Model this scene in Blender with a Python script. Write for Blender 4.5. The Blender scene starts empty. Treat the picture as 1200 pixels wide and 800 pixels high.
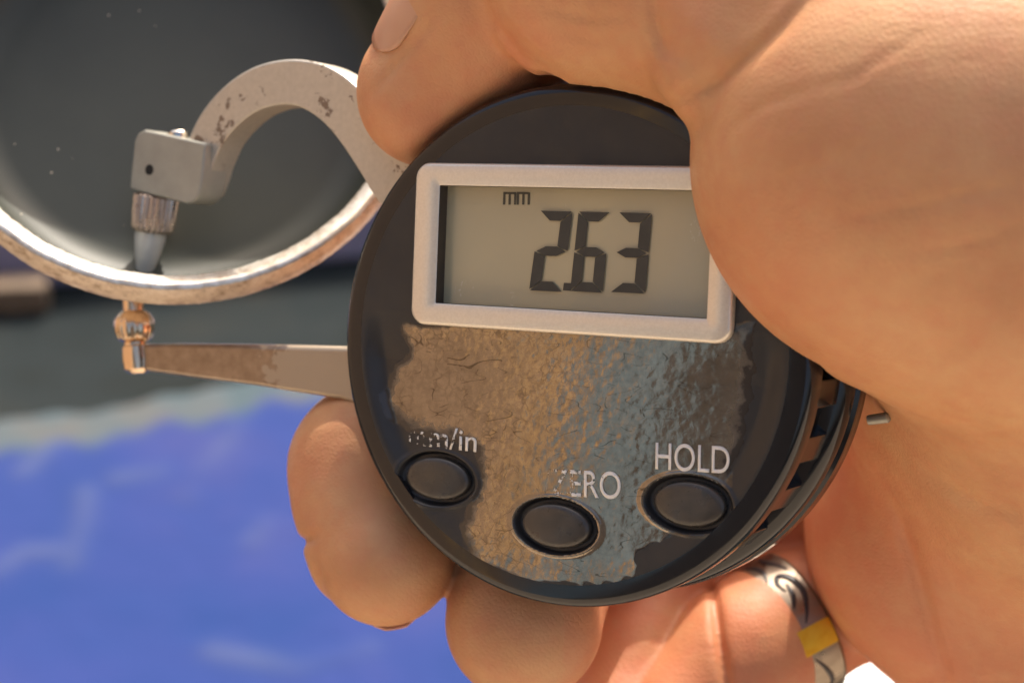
import bpy, bmesh, math, random
import numpy as np
from mathutils import Matrix, Vector
random.seed(4); rng = np.random.default_rng(4)
S = bpy.context.scene
MM = 0.001

# ------------------------------------------------------------------ camera, sky, sun, exposure
CAM_H = 1.25
PITCH = math.radians(30)
FPX = 2023.8                       # focal length in photo pixels (1200 wide)
cam_d = bpy.data.cameras.new('camera'); cam = bpy.data.objects.new('camera', cam_d)
S.collection.objects.link(cam); S.camera = cam
cam_d.sensor_width = 36; cam_d.lens = 36 * FPX / 1200
cam_d.clip_start = 0.01; cam_d.clip_end = 500
cam.location = (0, 0, CAM_H); cam.rotation_euler = (math.pi / 2 - PITCH, 0, 0)
cam_d.dof.use_dof = True; cam_d.dof.focus_distance = 0.203; cam_d.dof.aperture_fstop = 24
CR = Matrix(((1, 0, 0), (0, math.cos(PITCH), math.sin(PITCH)), (0, -math.sin(PITCH), math.cos(PITCH))))  # (right, forward, up) -> world
CRn = np.array(CR)

sun_c = Vector((0.17, 0.16, 0.97)).normalized()      # toward the sun, in right/forward/up
sun_w = CR @ sun_c
world = bpy.data.worlds.new('World'); S.world = world; world.use_nodes = True
wn = world.node_tree.nodes; wl = world.node_tree.links
sky = wn.new('ShaderNodeTexSky'); sky.sky_type = 'NISHITA'; sky.sun_disc = False
sky.sun_elevation = math.asin(sun_w.z); sky.sun_rotation = math.atan2(sun_w.x, sun_w.y)
sky.air_density = 1.0; sky.dust_density = 9.0; sky.ozone_density = 0.0
wl.new(sky.outputs[0], wn['Background'].inputs[0]); wn['Background'].inputs[1].default_value = 0.15
sun_d = bpy.data.lights.new('sun', 'SUN'); sun_d.energy = 2.6; sun_d.angle = math.radians(0.6); sun_d.color = (1, .93, .82)
sun = bpy.data.objects.new('sun', sun_d); S.collection.objects.link(sun)
sun.rotation_euler = sun_w.to_track_quat('Z', 'Y').to_euler(); sun.location = (0, 0, 3)
S.view_settings.view_transform = 'Standard'; S.view_settings.look = 'None'
S.view_settings.exposure = 0.86; S.view_settings.gamma = 1
S.render.engine = 'CYCLES'; S.render.resolution_x = 1024; S.render.resolution_y = 682

# ------------------------------------------------------------------ coordinates
def ray(px, py): return np.array([(px - 600) / FPX, 1.0, (400 - py) / FPX])
def P(px, py, y): return ray(px, py) * y                                  # mm, right/forward/up
def to_world(v):                                                          # v (n,3) mm -> metres, world
    return np.asarray(v, float) @ CRn.T * MM + np.array([0, 0, CAM_H])
def ground_pt(px, py, z=0.0):
    d = CRn @ ray(px, py); t = (z - CAM_H) / d[2]
    return np.array([0, 0, CAM_H]) + d * t
def rot(yaw, pitch, roll):
    cy, sy, cp, sp, cr, sr = math.cos(yaw), math.sin(yaw), math.cos(pitch), math.sin(pitch), math.cos(roll), math.sin(roll)
    B = np.array([[1, 0, 0], [0, 0, -1], [0, 1, 0]], float)
    return B @ np.array([[cy, 0, sy], [0, 1, 0], [-sy, 0, cy]]) @ np.array([[1, 0, 0], [0, cp, -sp], [0, sp, cp]]) @ np.array([[cr, -sr, 0], [sr, cr, 0], [0, 0, 1]])
GM = rot(-0.501, 0.027, -0.060)                    # gauge axes: u right, v up, w out of the dial
GC = np.array([5.748, 202.38, -0.548])
RD = 30.6
def g(px, py, w=0.0):                              # photo pixel -> gauge (u, v) on the plane w
    d = ray(px, py); n = GM[:, 2]; p0 = GC + n * w
    t = p0 @ n / (d @ n); q = GM.T @ (d * t - GC)
    return q[0], q[1]

# ------------------------------------------------------------------ object helpers
def tag(o, label=None, cat=None, kind=None, group=None):
    if label: o['label'] = label
    if cat: o['category'] = cat
    if kind: o['kind'] = kind
    if group: o['group'] = group
    return o
def link(o, parent=None, mat=None):
    S.collection.objects.link(o)
    if parent: o.parent = parent
    if mat: o.data.materials.append(mat)
    return o
def empty(name, M4):
    o = bpy.data.objects.new(name, None); S.collection.objects.link(o); o.matrix_world = M4; o.empty_display_size = .01
    return o
def mesh(name, verts, faces, mat=None, parent=None, smooth=True, scale=MM, autos=None):
    me = bpy.data.meshes.new(name)
    me.from_pydata([tuple(map(float, np.asarray(v) * scale)) for v in verts], [], [tuple(map(int, f)) for f in faces])
    me.validate(); me.update()
    bm = bmesh.new(); bm.from_mesh(me); bmesh.ops.recalc_face_normals(bm, faces=bm.faces)
    for f in bm.faces: f.smooth = smooth
    if autos is not None:
        for e in bm.edges:
            if len(e.link_faces) == 2 and e.calc_face_angle(0) > math.radians(autos): e.smooth = False
    bm.to_mesh(me); bm.free()
    return link(bpy.data.objects.new(name, me), parent, mat)
def vattr(o, name, val):
    a = o.data.attributes.new(name, 'FLOAT', 'POINT'); a.data.foreach_set('value', np.asarray(val, np.float32).ravel())
def bevel(o, w, seg=2, ang=40):
    m = o.modifiers.new('bevel', 'BEVEL'); m.width = w * MM; m.segments = seg; m.limit_method = 'ANGLE'; m.angle_limit = math.radians(ang)
    m.harden_normals = False
    return o
def prism(name, poly, w0, w1, mat, parent, bev=0, smooth=False, top=None):
    n = len(poly); top = top or poly
    v = [(a, b, w0) for a, b in poly] + [(a, b, w1) for a, b in top]
    f = [tuple(range(n))[::-1], tuple(range(n, 2 * n))] + [(i, (i + 1) % n, n + (i + 1) % n, n + i) for i in range(n)]
    o = mesh(name, v, f, mat, parent, smooth=smooth)
    if bev: bevel(o, bev, 3)
    return o
def basis(axis):
    a = np.asarray(axis, float); a = a / np.linalg.norm(a)
    h = np.array([0, 0, 1.0]) if abs(a[2]) < .9 else np.array([1.0, 0, 0])
    x = np.cross(h, a); x /= np.linalg.norm(x); return x, np.cross(a, x), a
def lathe(name, prof, mat, parent, origin=(0, 0, 0), axis=(0, 0, 1), n=64, autos=30, flute=None, sx=1, sy=1, cap=True):
    x, y, a = basis(axis) if tuple(axis) != (0, 0, 1) else (np.array([1.0, 0, 0]), np.array([0, 1.0, 0]), np.array([0, 0, 1.0]))
    o = np.asarray(origin, float); v = []; f = []
    for j, (r, h) in enumerate(prof):
        for i in range(n):
            t = 2 * math.pi * i / n
            rr = r * (1 + (flute[1] * math.cos(flute[0] * t) if flute and flute[2] <= j <= flute[3] else 0))
            v.append(o + x * rr * sx * math.cos(t) + y * rr * sy * math.sin(t) + a * h)
    for j in range(len(prof) - 1):
        for i in range(n):
            f.append((j * n + i, j * n + (i + 1) % n, (j + 1) * n + (i + 1) % n, (j + 1) * n + i))
    if cap:
        f.append(tuple(range(n))[::-1]); f.append(tuple((len(prof) - 1) * n + i for i in range(n)))
    return mesh(name, v, f, mat, parent, autos=autos)

# ------------------------------------------------------------------ materials
class NT:
    def __init__(s, name):
        s.m = bpy.data.materials.new(name); s.m.use_nodes = True; s.n = s.m.node_tree.nodes; s.l = s.m.node_tree.links
        s.b = s.n['Principled BSDF']; s.out = s.n['Material Output']
        s.tc = s.n.new('ShaderNodeTexCoord')
    def set(s, **k):
        names = dict(rough='Roughness', metal='Metallic', ior='IOR', spec='Specular IOR Level', sss='Subsurface Weight', coat='Coat Weight', coatr='Coat Roughness', trans='Transmission Weight', aniso='Anisotropic')
        for a, b in k.items(): s.b.inputs[names[a]].default_value = b
        return s
    def noise(s, scale, detail=4, rough=.55, coord='Object', dist=0, vec=None):
        t = s.n.new('ShaderNodeTexNoise'); t.inputs['Scale'].default_value = scale; t.inputs['Detail'].default_value = detail
        t.inputs['Roughness'].default_value = rough; t.inputs['Distortion'].default_value = dist
        s.l.new(vec if vec else s.tc.outputs[coord], t.inputs['Vector']); return t.outputs['Fac']
    def voro(s, scale, feature='F1', vec=None):
        t = s.n.new('ShaderNodeTexVoronoi'); t.feature = feature; t.inputs['Scale'].default_value = scale
        s.l.new(vec if vec else s.tc.outputs['Object'], t.inputs['Vector']); return t.outputs['Distance']
    def mapv(s, scale=(1, 1, 1), rot=(0, 0, 0)):
        t = s.n.new('ShaderNodeMapping'); t.inputs['Scale'].default_value = scale; t.inputs['Rotation'].default_value = rot
        s.l.new(s.tc.outputs['Object'], t.inputs['Vector']); return t.outputs[0]
    def ramp(s, fac, stops):
        r = s.n.new('ShaderNodeValToRGB'); e = r.color_ramp.elements
        while len(e) < len(stops): e.new(.5)
        for q, (p, c) in zip(e, stops):
            q.position = p; q.color = (*c, 1) if isinstance(c, tuple) else (c, c, c, 1)
        s.l.new(fac, r.inputs[0]); return r.outputs[0]
    def mix(s, fac, a, b, mode='MIX'):
        m = s.n.new('ShaderNodeMix'); m.data_type = 'RGBA'; m.blend_type = mode
        for sock, val in ((m.inputs[0], fac), (m.inputs[6], a), (m.inputs[7], b)):
            if hasattr(val, 'links') or hasattr(val, 'is_linked'): s.l.new(val, sock)
            elif isinstance(val, tuple): sock.default_value = (*val, 1)
            else: sock.default_value = val
        return m.outputs[2]
    def math(s, op, a, b=0.0, clamp=False):
        m = s.n.new('ShaderNodeMath'); m.operation = op; m.use_clamp = clamp
        for i, val in enumerate((a, b)):
            if hasattr(val, 'is_linked'): s.l.new(val, m.inputs[i])
            else: m.inputs[i].default_value = val
        return m.outputs[0]
    def attr(s, name):
        a = s.n.new('ShaderNodeAttribute'); a.attribute_name = name; return a.outputs['Color']
    def col(s, v):
        if isinstance(v, tuple): s.b.inputs['Base Color'].default_value = (*v, 1)
        else: s.l.new(v, s.b.inputs['Base Color'])
        return s
    def inp(s, name, v): s.l.new(v, s.b.inputs[name]); return s
    def bump(s, h, strength=.3, dist=.0002):
        prev = s.b.inputs['Normal'].links[0].from_socket if s.b.inputs['Normal'].links else None
        b = s.n.new('ShaderNodeBump'); b.inputs['Strength'].default_value = strength; b.inputs['Distance'].default_value = dist
        s.l.new(h, b.inputs['Height'])
        if prev: s.l.new(prev, b.inputs['Normal'])
        s.l.new(b.outputs[0], s.b.inputs['Normal']); return s

def m_plastic():          # dark satin housing plastic with fine wear
    t = NT('dark_plastic').set(rough=.42, ior=1.5)
    n = t.noise(90, 5); t.col(t.ramp(n, [(.35, (.018, .018, .02)), (.7, (.03, .028, .027))]))
    t.inp('Roughness', t.ramp(t.noise(260, 4), [(.3, .34), (.7, .5)])); t.bump(t.noise(2500, 2), .12, .00003); return t.m
def m_gloss():
    t = NT('glossy_black_plastic').set(rough=.12, ior=1.5).col((.012, .012, .014))
    t.inp('Roughness', t.ramp(t.noise(300, 4), [(.35, .07), (.75, .22)])); t.bump(t.noise(160, 3), .1, .00008); return t.m
def m_film():             # crinkled glossy worn film left on the dial
    t = NT('crinkled_film').set(ior=1.6, metal=.8)
    n = t.noise(120, 6, .6); t.col(t.ramp(n, [(.3, (.26, .225, .18)), (.7, (.34, .295, .24))]))
    t.inp('Roughness', t.ramp(t.noise(400, 4), [(.3, .10), (.75, .17)]))
    v = t.voro(1300, 'SMOOTH_F1'); n2 = t.noise(1100, 3, .5, dist=.6); h = t.math('ADD', v, n2)
    sp = t.attr('crackle')
    line = None
    for k, (sc_, an) in enumerate(((95, .4), (130, 1.5), (110, 2.5))):
        c_ = t.noise(sc_, 1, .3, vec=t.mapv((1, 3.2, 1), (0, 0, an)), dist=.5)
        l_ = t.math('LESS_THAN', t.math('ABSOLUTE', t.math('SUBTRACT', c_, .47 + .03 * k)), .0035)
        g_ = t.math('GREATER_THAN', t.noise(330, 2, vec=t.mapv((1, 1, 1), (.3 * k, 0, an))), .54)
        l_ = t.math('MULTIPLY', l_, g_); line = l_ if line is None else t.math('MAXIMUM', line, l_)
    base = t.b.inputs['Base Color'].links[0].from_socket
    nv = t.n.new('ShaderNodeTexNoise'); nv.inputs['Scale'].default_value = 700; t.l.new(t.tc.outputs['Object'], nv.inputs['Vector'])
    va = t.n.new('ShaderNodeVectorMath'); va.operation = 'SCALE'; va.inputs[3].default_value = .0022; t.l.new(nv.outputs['Color'], va.inputs[0])
    vb = t.n.new('ShaderNodeVectorMath'); vb.operation = 'ADD'; t.l.new(va.outputs[0], vb.inputs[0]); t.l.new(t.tc.outputs['Object'], vb.inputs[1])
    web = t.math('LESS_THAN', t.voro(620, 'DISTANCE_TO_EDGE', vec=vb.outputs[0]), .045)
    wg = t.ramp(t.noise(140, 3), [(.42, 0.0), (.6, .55)])
    base = t.mix(t.math('MULTIPLY', t.math('MULTIPLY', web, wg), t.attr('crackle')), base, (.10, .08, .06))
    base = t.mix(t.ramp(t.noise(900, 3, .7), [(.35, .35), (.6, 0.0)]), base, (.12, .10, .08))
    t.col(t.mix(t.math('MULTIPLY', line, .6), base, (.03, .022, .015)))
    t.bump(h, .3, .00006); t.bump(t.noise(420, 3, .6), .2, .00006)
    cur = t.b.inputs['Base Color'].links[0].from_socket
    ed = t.attr('edge'); k_ = t.ramp(t.math('ADD', ed, t.math('MULTIPLY', t.math('SUBTRACT', t.noise(420, 5, .75), .5), 1.1)), [(.25, 0.0), (.6, 1.0)])
    t.col(t.mix(k_, (.035, .03, .027), cur)); t.inp('Metallic', t.math('MULTIPLY', k_, .85)); return t.m
def m_button():
    t = NT('rubber_button').set(rough=.3, ior=1.55)
    t.col(t.ramp(t.noise(300, 6, .7), [(.3, (.03, .027, .024)), (.7, (.07, .058, .046))])); t.bump(t.noise(900, 4), .25, .00006)
    t.inp('Roughness', t.ramp(t.noise(500, 3), [(.3, .2), (.7, .42)])); return t.m
def m_bezel():
    t = NT('silver_painted_bezel').set(rough=.33, metal=.5)
    t.col(t.ramp(t.noise(3500, 2), [(.35, (.74, .68, .58)), (.65, (.79, .73, .63))]))
    t.bump(t.noise(5000, 2), .05, .00002); return t.m
def m_lcd():
    t = NT('lcd_glass').set(rough=.25, ior=1.5, coat=.6, coatr=.05)
    n = t.noise(25, 3); b = t.ramp(n, [(.3, (.40, .35, .225)), (.75, (.47, .42, .275))])
    sc = t.noise(260, 3, .6, dist=3.0, vec=t.mapv((1, .35, 1), (0, 0, -.5)))
    line = t.math('LESS_THAN', t.math('ABSOLUTE', t.math('SUBTRACT', sc, .5)), .006)
    gate = t.math('GREATER_THAN', t.noise(110, 2), .62)
    t.col(t.mix(t.math('MULTIPLY', t.math('MULTIPLY', line, gate), .35), b, (.75, .7, .6))); return t.m
def m_flat(name, c, rough=.6, metal=0, n=0.15, sc=300, bump=.1):
    t = NT(name).set(rough=rough, metal=metal)
    lo = tuple(x * (1 - n) for x in c); hi = tuple(min(1, x * (1 + n)) for x in c)
    t.col(t.ramp(t.noise(sc, 4), [(.3, lo), (.7, hi)]))
    if bump: t.bump(t.noise(sc * 4, 3), bump, .00005)
    return t.m
def m_print():            # white silk-screen print, worn through in places
    t = NT('worn_white_print').set(rough=.55).col((.78, .75, .70))
    tr = t.n.new('ShaderNodeBsdfTransparent'); mx = t.n.new('ShaderNodeMixShader')
    w = t.attr('wear'); fac = t.math('LESS_THAN', t.noise(1100, 4, .7), w)
    t.l.new(fac, mx.inputs[0]); t.l.new(t.b.outputs[0], mx.inputs[1]); t.l.new(tr.outputs[0], mx.inputs[2]); t.l.new(mx.outputs[0], t.out.inputs[0])
    return t.m
def m_arm():              # silver-grey paint chipped to brown metal
    t = NT('chipped_silver_paint').set(rough=.36, metal=.45)
    paint = t.ramp(t.noise(1500, 3), [(.3, (.52, .475, .40)), (.7, (.58, .53, .45))])
    chip = t.math('GREATER_THAN', t.math('ADD', t.noise(420, 6, .7), t.math('MULTIPLY', t.noise(110, 2), .55))  , .90)
    t.col(t.mix(chip, paint, (.22, .17, .13)))
    t.bump(t.math('SUBTRACT', 1.0, chip), .5, .00008); t.bump(t.noise(1200, 3), .15, .00004)
    return t.m
def m_lever():
    t = NT('worn_steel_lever').set(rough=.25, metal=.85)
    grad = t.attr('paint')
    chip = t.math('GREATER_THAN', t.math('ADD', grad, t.math('MULTIPLY', t.noise(230, 6, .6), 1.0)), .83)
    steel = t.ramp(t.noise(600, 4), [(.3, (.24, .19, .15)), (.7, (.34, .28, .23))])
    t.col(t.mix(chip, steel, (.44, .37, .29)))
    t.inp('Roughness', t.ramp(chip, [(0, .28), (1, .55)])); t.bump(chip, .5, .00008); return t.m
def m_steel(name='polished_steel', c=(.72, .66, .58), r=.16):
    t = NT(name).set(rough=r, metal=1.0).col(c)
    t.inp('Roughness', t.ramp(t.noise(700, 3), [(.3, r * .7), (.7, r * 1.6)])); return t.m
def m_rim():              # machined aluminium rim, pitted
    t = NT('machined_aluminium').set(rough=.3, metal=.6)
    t.col(t.ramp(t.noise(420, 5, .7), [(.32, (.55, .44, .33)), (.55, (.86, .80, .70)), (.8, (.93, .89, .82))]))
    t.bump(t.noise(900, 6, .7), .4, .00015); return t.m
def m_tan():
    t = NT('weathered_aluminium_wall').set(rough=.5, metal=.2)
    t.col(t.ramp(t.noise(500, 5, .7), [(.3, (.30, .21, .14)), (.5, (.62, .50, .38)), (.75, (.80, .70, .58))]))
    t.bump(t.noise(900, 6, .7), .5, .0002); return t.m
def m_coat():             # dark grey-green coating with specks
    t = NT('grey_green_coating').set(rough=.5)
    b = t.ramp(t.noise(40, 4), [(.3, (.040, .044, .033)), (.7, (.055, .059, .044))])
    sp = t.math('LESS_THAN', t.voro(420), .06)
    gate = t.math('GREATER_THAN', t.noise(45, 2), .58)
    t.col(t.mix(t.math('MULTIPLY', sp, gate), b, (.6, .5, .36))); t.bump(t.noise(1500, 3), .1, .00005); return t.m
def m_skin():
    t = NT('skin').set(rough=.5, sss=.22, ior=1.4)
    t.b.inputs['Subsurface Radius'].default_value = (1.0, .38, .2); t.b.inputs['Subsurface Scale'].default_value = .0022
    n1 = t.noise(70, 4, .55); n2 = t.noise(420, 4, .6)
    c = t.ramp(n1, [(.3, (.50, .245, .115)), (.5, (.58, .30, .14)), (.72, (.63, .355, .17))])
    c = t.mix(t.attr('tint'), c, (.58, .19, .10))
    c = t.mix(t.ramp(n2, [(.42, 0.0), (.72, .3)]), c, (.56, .21, .12))
    c = t.mix(t.ramp(t.noise(160, 5, .6), [(.45, 0.0), (.7, .35)]), c, (.62, .38, .19))
    t.col(c)
    # fine skin: cross-hatched lines + pores, friction ridges where the vertex weight says so
    v = t.voro(1500, 'DISTANCE_TO_EDGE'); t.bump(t.math('MINIMUM', t.math('MULTIPLY', v, 4), 1),   .3, .00008)
    t.bump(t.noise(900, 3, .6), .12, .0001)
    st = t.noise(220, 4, .6, vec=t.mapv((.35, 1, 1.6), (0, .35, 0))); t.bump(st, .3, .0004)
    w = t.n.new('ShaderNodeTexWave'); w.inputs['Scale'].default_value = 620; w.inputs['Distortion'].default_value = 7; w.inputs['Detail'].default_value = 1; w.inputs['Detail Scale'].default_value = .12
    t.l.new(t.mapv((.6, .3, 1), (0, .5, 0)), w.inputs['Vector'])
    rg = t.n.new('ShaderNodeAttribute'); rg.attribute_name = 'ridge'
    t.bump(t.math('MULTIPLY', w.outputs['Fac'], rg.outputs['Fac']), .14, .00006)
    t.inp('Roughness', t.ramp(n2, [(.3, .42), (.7, .58)])); return t.m
def m_nail():
    t = NT('fingernail').set(rough=.3, sss=.15, ior=1.5); t.b.inputs['Subsurface Scale'].default_value = .001
    t.col(t.ramp(t.noise(120, 3), [(.3, (.53, .27, .16)), (.7, (.58, .32, .20))])); t.bump(t.noise(600, 2, vec=t.mapv((1, .15, 1))), .15, .00004); return t.m

M_plastic, M_gloss, M_film, M_button, M_bezel, M_lcd = m_plastic(), m_gloss(), m_film(), m_button(), m_bezel(), m_lcd()
M_print, M_arm, M_lever, M_steel, M_rim, M_tan, M_coat, M_skin, M_nail = m_print(), m_arm(), m_lever(), m_steel(), m_rim(), m_tan(), m_coat(), m_skin(), m_nail()
M_seg = m_flat('lcd_segment', (.048, .045, .036), .5, bump=0)
M_segf = m_flat('lcd_segment_faint', (.07, .065, .045), .5, bump=0)
M_wwall = m_flat('window_wall_plastic', (.055, .045, .033), .7)
M_dark = m_flat('painted_hole_shade', (.008, .007, .006), .7)
M_block = m_flat('grey_painted_steel', (.36, .35, .30), .42, metal=.3, n=.08)
M_tip = m_flat('satin_steel_tip', (.85, .80, .70), .25, metal=.25, n=.05)
M_brass = m_steel('warm_nickel', (.78, .60, .42), .14)
M_collar = m_steel('knurled_steel', (.62, .50, .43), .28)

# ------------------------------------------------------------------ setting: ground and what lies on it
def quad_slab(name, pts, z0, z1, mat, parent=None, bev=0.0):
    n = len(pts); v = [(p[0], p[1], z0) for p in pts] + [(p[0], p[1], z1) for p in pts]
    f = [tuple(range(n))[::-1], tuple(range(n, 2 * n))] + [(i, (i + 1) % n, n + (i + 1) % n, n + i) for i in range(n)]
    o = mesh(name, v, f, mat, parent, smooth=False, scale=1)
    if bev: bevel(o, bev * 1000, 2)
    return o
t = NT('dark_concrete').set(rough=.9, spec=.1)
t.col(t.ramp(t.noise(3.5, 6, .6), [(.3, (.013, .016, .015)), (.5, (.017, .023, .025)), (.72, (.032, .033, .029))])); t.bump(t.noise(60, 6), .4, .004); M_ground = t.m
gv = []; N = 40
for j in range(N + 1):
    for i in range(N + 1):
        x = (i / N - .5) * 60; y = (j / N - .5) * 60
        gv.append((x, y, 0))
ground = mesh('ground', gv, [(j * (N + 1) + i, j * (N + 1) + i + 1, (j + 1) * (N + 1) + i + 1, (j + 1) * (N + 1) + i) for j in range(N) for i in range(N)], M_ground, smooth=False, scale=1)
tag(ground, 'dark grey concrete ground behind the gauge', kind='structure')

# lavender kerb beyond the blue sheet
a, b = ground_pt(-400, 378), ground_pt(900, 262)
d = (b - a) / np.linalg.norm(b - a); nrm = np.array([-d[1], d[0], 0])
M_lav = m_flat('lavender_paint', (.30, .27, .37), .7, n=.12, sc=6)
k = quad_slab('kerb', [a - d * 2, b + d * 2, b + d * 2 + nrm * .9, a - d * 2 + nrm * .9], 0, .12, M_lav, bev=.01)
tag(k, 'low lavender painted kerb seen out of focus past the metal rim', 'kerb')
w0, w1 = ground_pt(-60, 372, 0), ground_pt(58, 368, 0)
M_wood = m_flat('brown_wood', (.16, .11, .07), .7, n=.3, sc=30)
o = quad_slab('wood_offcut', [w0, w1, w1 + nrm * .05, w0 + nrm * .05], .002, .045, M_wood, bev=.004)
tag(o, 'blurred brown wood offcut on dark ground at the left edge', 'wood')

# blue sheet with pale hem
M = NT('blue_sheet').set(rough=.5)
M.set(rough=.85, spec=.12); c1 = M.ramp(M.noise(3.0, 4), [(.3, (.015, .040, .165)), (.5, (.024, .044, .18)), (.72, (.046, .054, .18))])
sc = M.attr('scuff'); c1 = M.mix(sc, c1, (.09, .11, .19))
hem = M.attr('hem'); hm = M.ramp(M.noise(9, 5, .6), [(.3, (.04, .075, .09)), (.5, (.075, .10, .115)), (.75, (.11, .10, .09))])
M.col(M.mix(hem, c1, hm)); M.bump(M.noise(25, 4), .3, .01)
ea, eb = ground_pt(-300, 545), ground_pt(720, 398)
ex = (eb - ea) / np.linalg.norm(eb - ea); ey = np.array([ex[1], -ex[0], 0])      # ey toward the viewer
L = np.linalg.norm(eb - ea); nx, ny = 260, 160; D = 1.1
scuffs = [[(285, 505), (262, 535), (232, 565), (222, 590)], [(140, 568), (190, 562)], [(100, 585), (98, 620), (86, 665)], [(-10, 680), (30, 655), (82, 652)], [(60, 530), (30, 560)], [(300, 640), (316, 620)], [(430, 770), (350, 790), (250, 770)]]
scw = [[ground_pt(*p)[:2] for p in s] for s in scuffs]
def segd(p, a, b):
    ab = b - a; tt = np.clip(((p - a) @ ab) / (ab @ ab), 0, 1); return np.linalg.norm(p - (a + tt[..., None] * ab), axis=-1)
gx, gy = np.meshgrid(np.linspace(0, L, nx), np.linspace(0, D, ny))
P2 = ea[None, None, :] + gx[..., None] * ex + gy[..., None] * ey
wob = .006 * np.sin(gx * 17) + .004 * np.sin(gx * 43 + 1) + .003 * np.sin(gx * 91)
P2 += (np.exp(-gy / .05) * wob)[..., None] * ey
hgt = .010 + .004 * np.sin(gx * 6 + gy * 4) * np.sin(gy * 7 - gx * 3) + .0007 * np.sin(gx * 23 + gy * 17)
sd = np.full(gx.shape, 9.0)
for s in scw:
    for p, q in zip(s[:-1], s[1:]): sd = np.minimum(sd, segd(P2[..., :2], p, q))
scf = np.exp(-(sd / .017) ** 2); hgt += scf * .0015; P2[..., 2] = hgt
vv = P2.reshape(-1, 3); ff = [(j * nx + i, j * nx + i + 1, (j + 1) * nx + i + 1, (j + 1) * nx + i) for j in range(ny - 1) for i in range(nx - 1)]
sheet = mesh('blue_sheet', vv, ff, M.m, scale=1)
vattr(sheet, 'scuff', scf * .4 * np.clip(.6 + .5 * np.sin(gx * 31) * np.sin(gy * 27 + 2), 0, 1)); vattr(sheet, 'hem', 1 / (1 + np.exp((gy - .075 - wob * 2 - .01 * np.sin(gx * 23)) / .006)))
m = sheet.modifiers.new('solid', 'SOLIDIFY'); m.thickness = .002
tag(sheet, 'crumpled blue plastic sheet with a pale frayed hem spread on the ground', 'plastic sheet')

# white slab at lower right
c = [ground_pt(735, 700), ground_pt(1500, 700), ground_pt(1500, 1100), ground_pt(735, 1100)]
M_white = m_flat('white_stone', (.80, .80, .78), .6, n=.04, sc=4)
o = quad_slab('white_slab', [(p[0], p[1], 0) for p in c], .05, .09, M_white, bev=.004)
o.location.z = -.045
tag(o, 'sunlit white stone slab glimpsed below the hand at lower right', 'slab')

# what the dial film mirrors: a plastered wall with a timber post and a blue door, behind the viewer
rd = CRn @ np.array([-.842, -.538, .05]); rd[2] = 0; rd /= np.linalg.norm(rd); side = np.array([-rd[1], rd[0], 0])
WD = 3.0; wc = rd * WD
def wall_box(name, s0, s1, dz, th, z1, mat, z0=0.0):
    A = wc + side * s0 - rd * dz; B = wc + side * s1 - rd * dz
    return quad_slab(name, [A, B, B + rd * th, A + rd * th], z0, z1, mat, bev=.004)
M_bounce = m_flat('pale_bounce_slab', (.46, .38, .29), .85, n=.12, sc=5)  # unseen pale slab, added to bounce warm sunlight onto the hand
o = quad_slab('bounce_slab', [(-7, -7, 0), (7, -7, 0), (7, .12, 0), (-7, .12, 0)], .004, .03, M_bounce); tag(o, 'pale slab added unseen below the viewer to bounce warm fill onto the hand', kind='structure')
M_plaster = m_flat('tan_plaster', (.34, .235, .155), .85, n=.12, sc=5)
M_gold = m_flat('ochre_timber', (.68, .45, .20), .55, n=.15, sc=8)
M_blue = m_flat('blue_grey_door_paint', (.16, .26, .36), .5, n=.1, sc=8)
M_shade = m_flat('dark_brown_shutter', (.06, .05, .045), .6, n=.1, sc=8)

# ------------------------------------------------------------------ metal dish being measured
DN = np.array([.15, -.90, .32]); DN /= np.linalg.norm(DN)          # opening direction
dc_px = (204, 70, 243.0)
dish_c = P(*dc_px)
def bas(nv):
    up = np.array([0, 0, 1.0]); x = np.cross(up, nv); x /= -np.linalg.norm(x); y = np.cross(x, nv) ; y = y / np.linalg.norm(y)
    if y[2] < 0: y = -y
    return x, y
dx, dy = bas(DN)
D4 = Matrix(np.block([[CRn @ np.stack([dx, dy, np.cross(dx, dy)], 1), to_world(dish_c)[:, None]], [np.zeros((1, 3)), np.ones((1, 1))]]).tolist())
sgn = 1.0 if np.cross(dx, dy) @ DN > 0 else -1.0
dish = empty('metal_dish', D4)
tag(dish, 'round metal dish with dark grey-green inside and bright bare rim between the gauge tips', 'dish')
R0 = 34.6
def ring_mesh(name, prof, mat, n=360, jag=0, autos=40, cap=False, capi=None):
    v = []; f = []
    for j, (r, h) in enumerate(prof):
        for i in range(n):
            tt = 2 * math.pi * i / n
            v.append((r * math.cos(tt), r * math.sin(tt), sgn * h))
    for j in range(len(prof) - 1):
        for i in range(n): f.append((j * n + i, j * n + (i + 1) % n, (j + 1) * n + (i + 1) % n, (j + 1) * n + i))
    if capi is not None: f.append(tuple(capi * n + i for i in range(n)))
    o = mesh(name, v, f, mat, dish, autos=autos)
    if jag:
        co = np.array([q.co for q in o.data.vertices]); rr = np.hypot(co[:, 0], co[:, 1]); th = np.arctan2(co[:, 1], co[:, 0])
        nz = sum(np.sin(th * k_ + p_) * a_ for k_, p_, a_ in ((37, 1, .025), (61, 2, .02), (113, 3, .03), (157, .5, .03), (23, 0, .03)))
        co[:, 0] *= 1 + nz * MM * jag / rr; co[:, 1] *= 1 + nz * MM * jag / rr
        o.data.vertices.foreach_set('co', co.ravel()); o.data.update()
    return o
ring_mesh('rim', [(R0 - 2.7, -1.9), (R0 - 2.6, -1.4), (R0 - 2.3, -1.0), (R0 - 1.0, -.1), (R0 - .8, .02), (R0 - .3, .02), (R0 - .02, -.2)], M_rim, jag=1)
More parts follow.
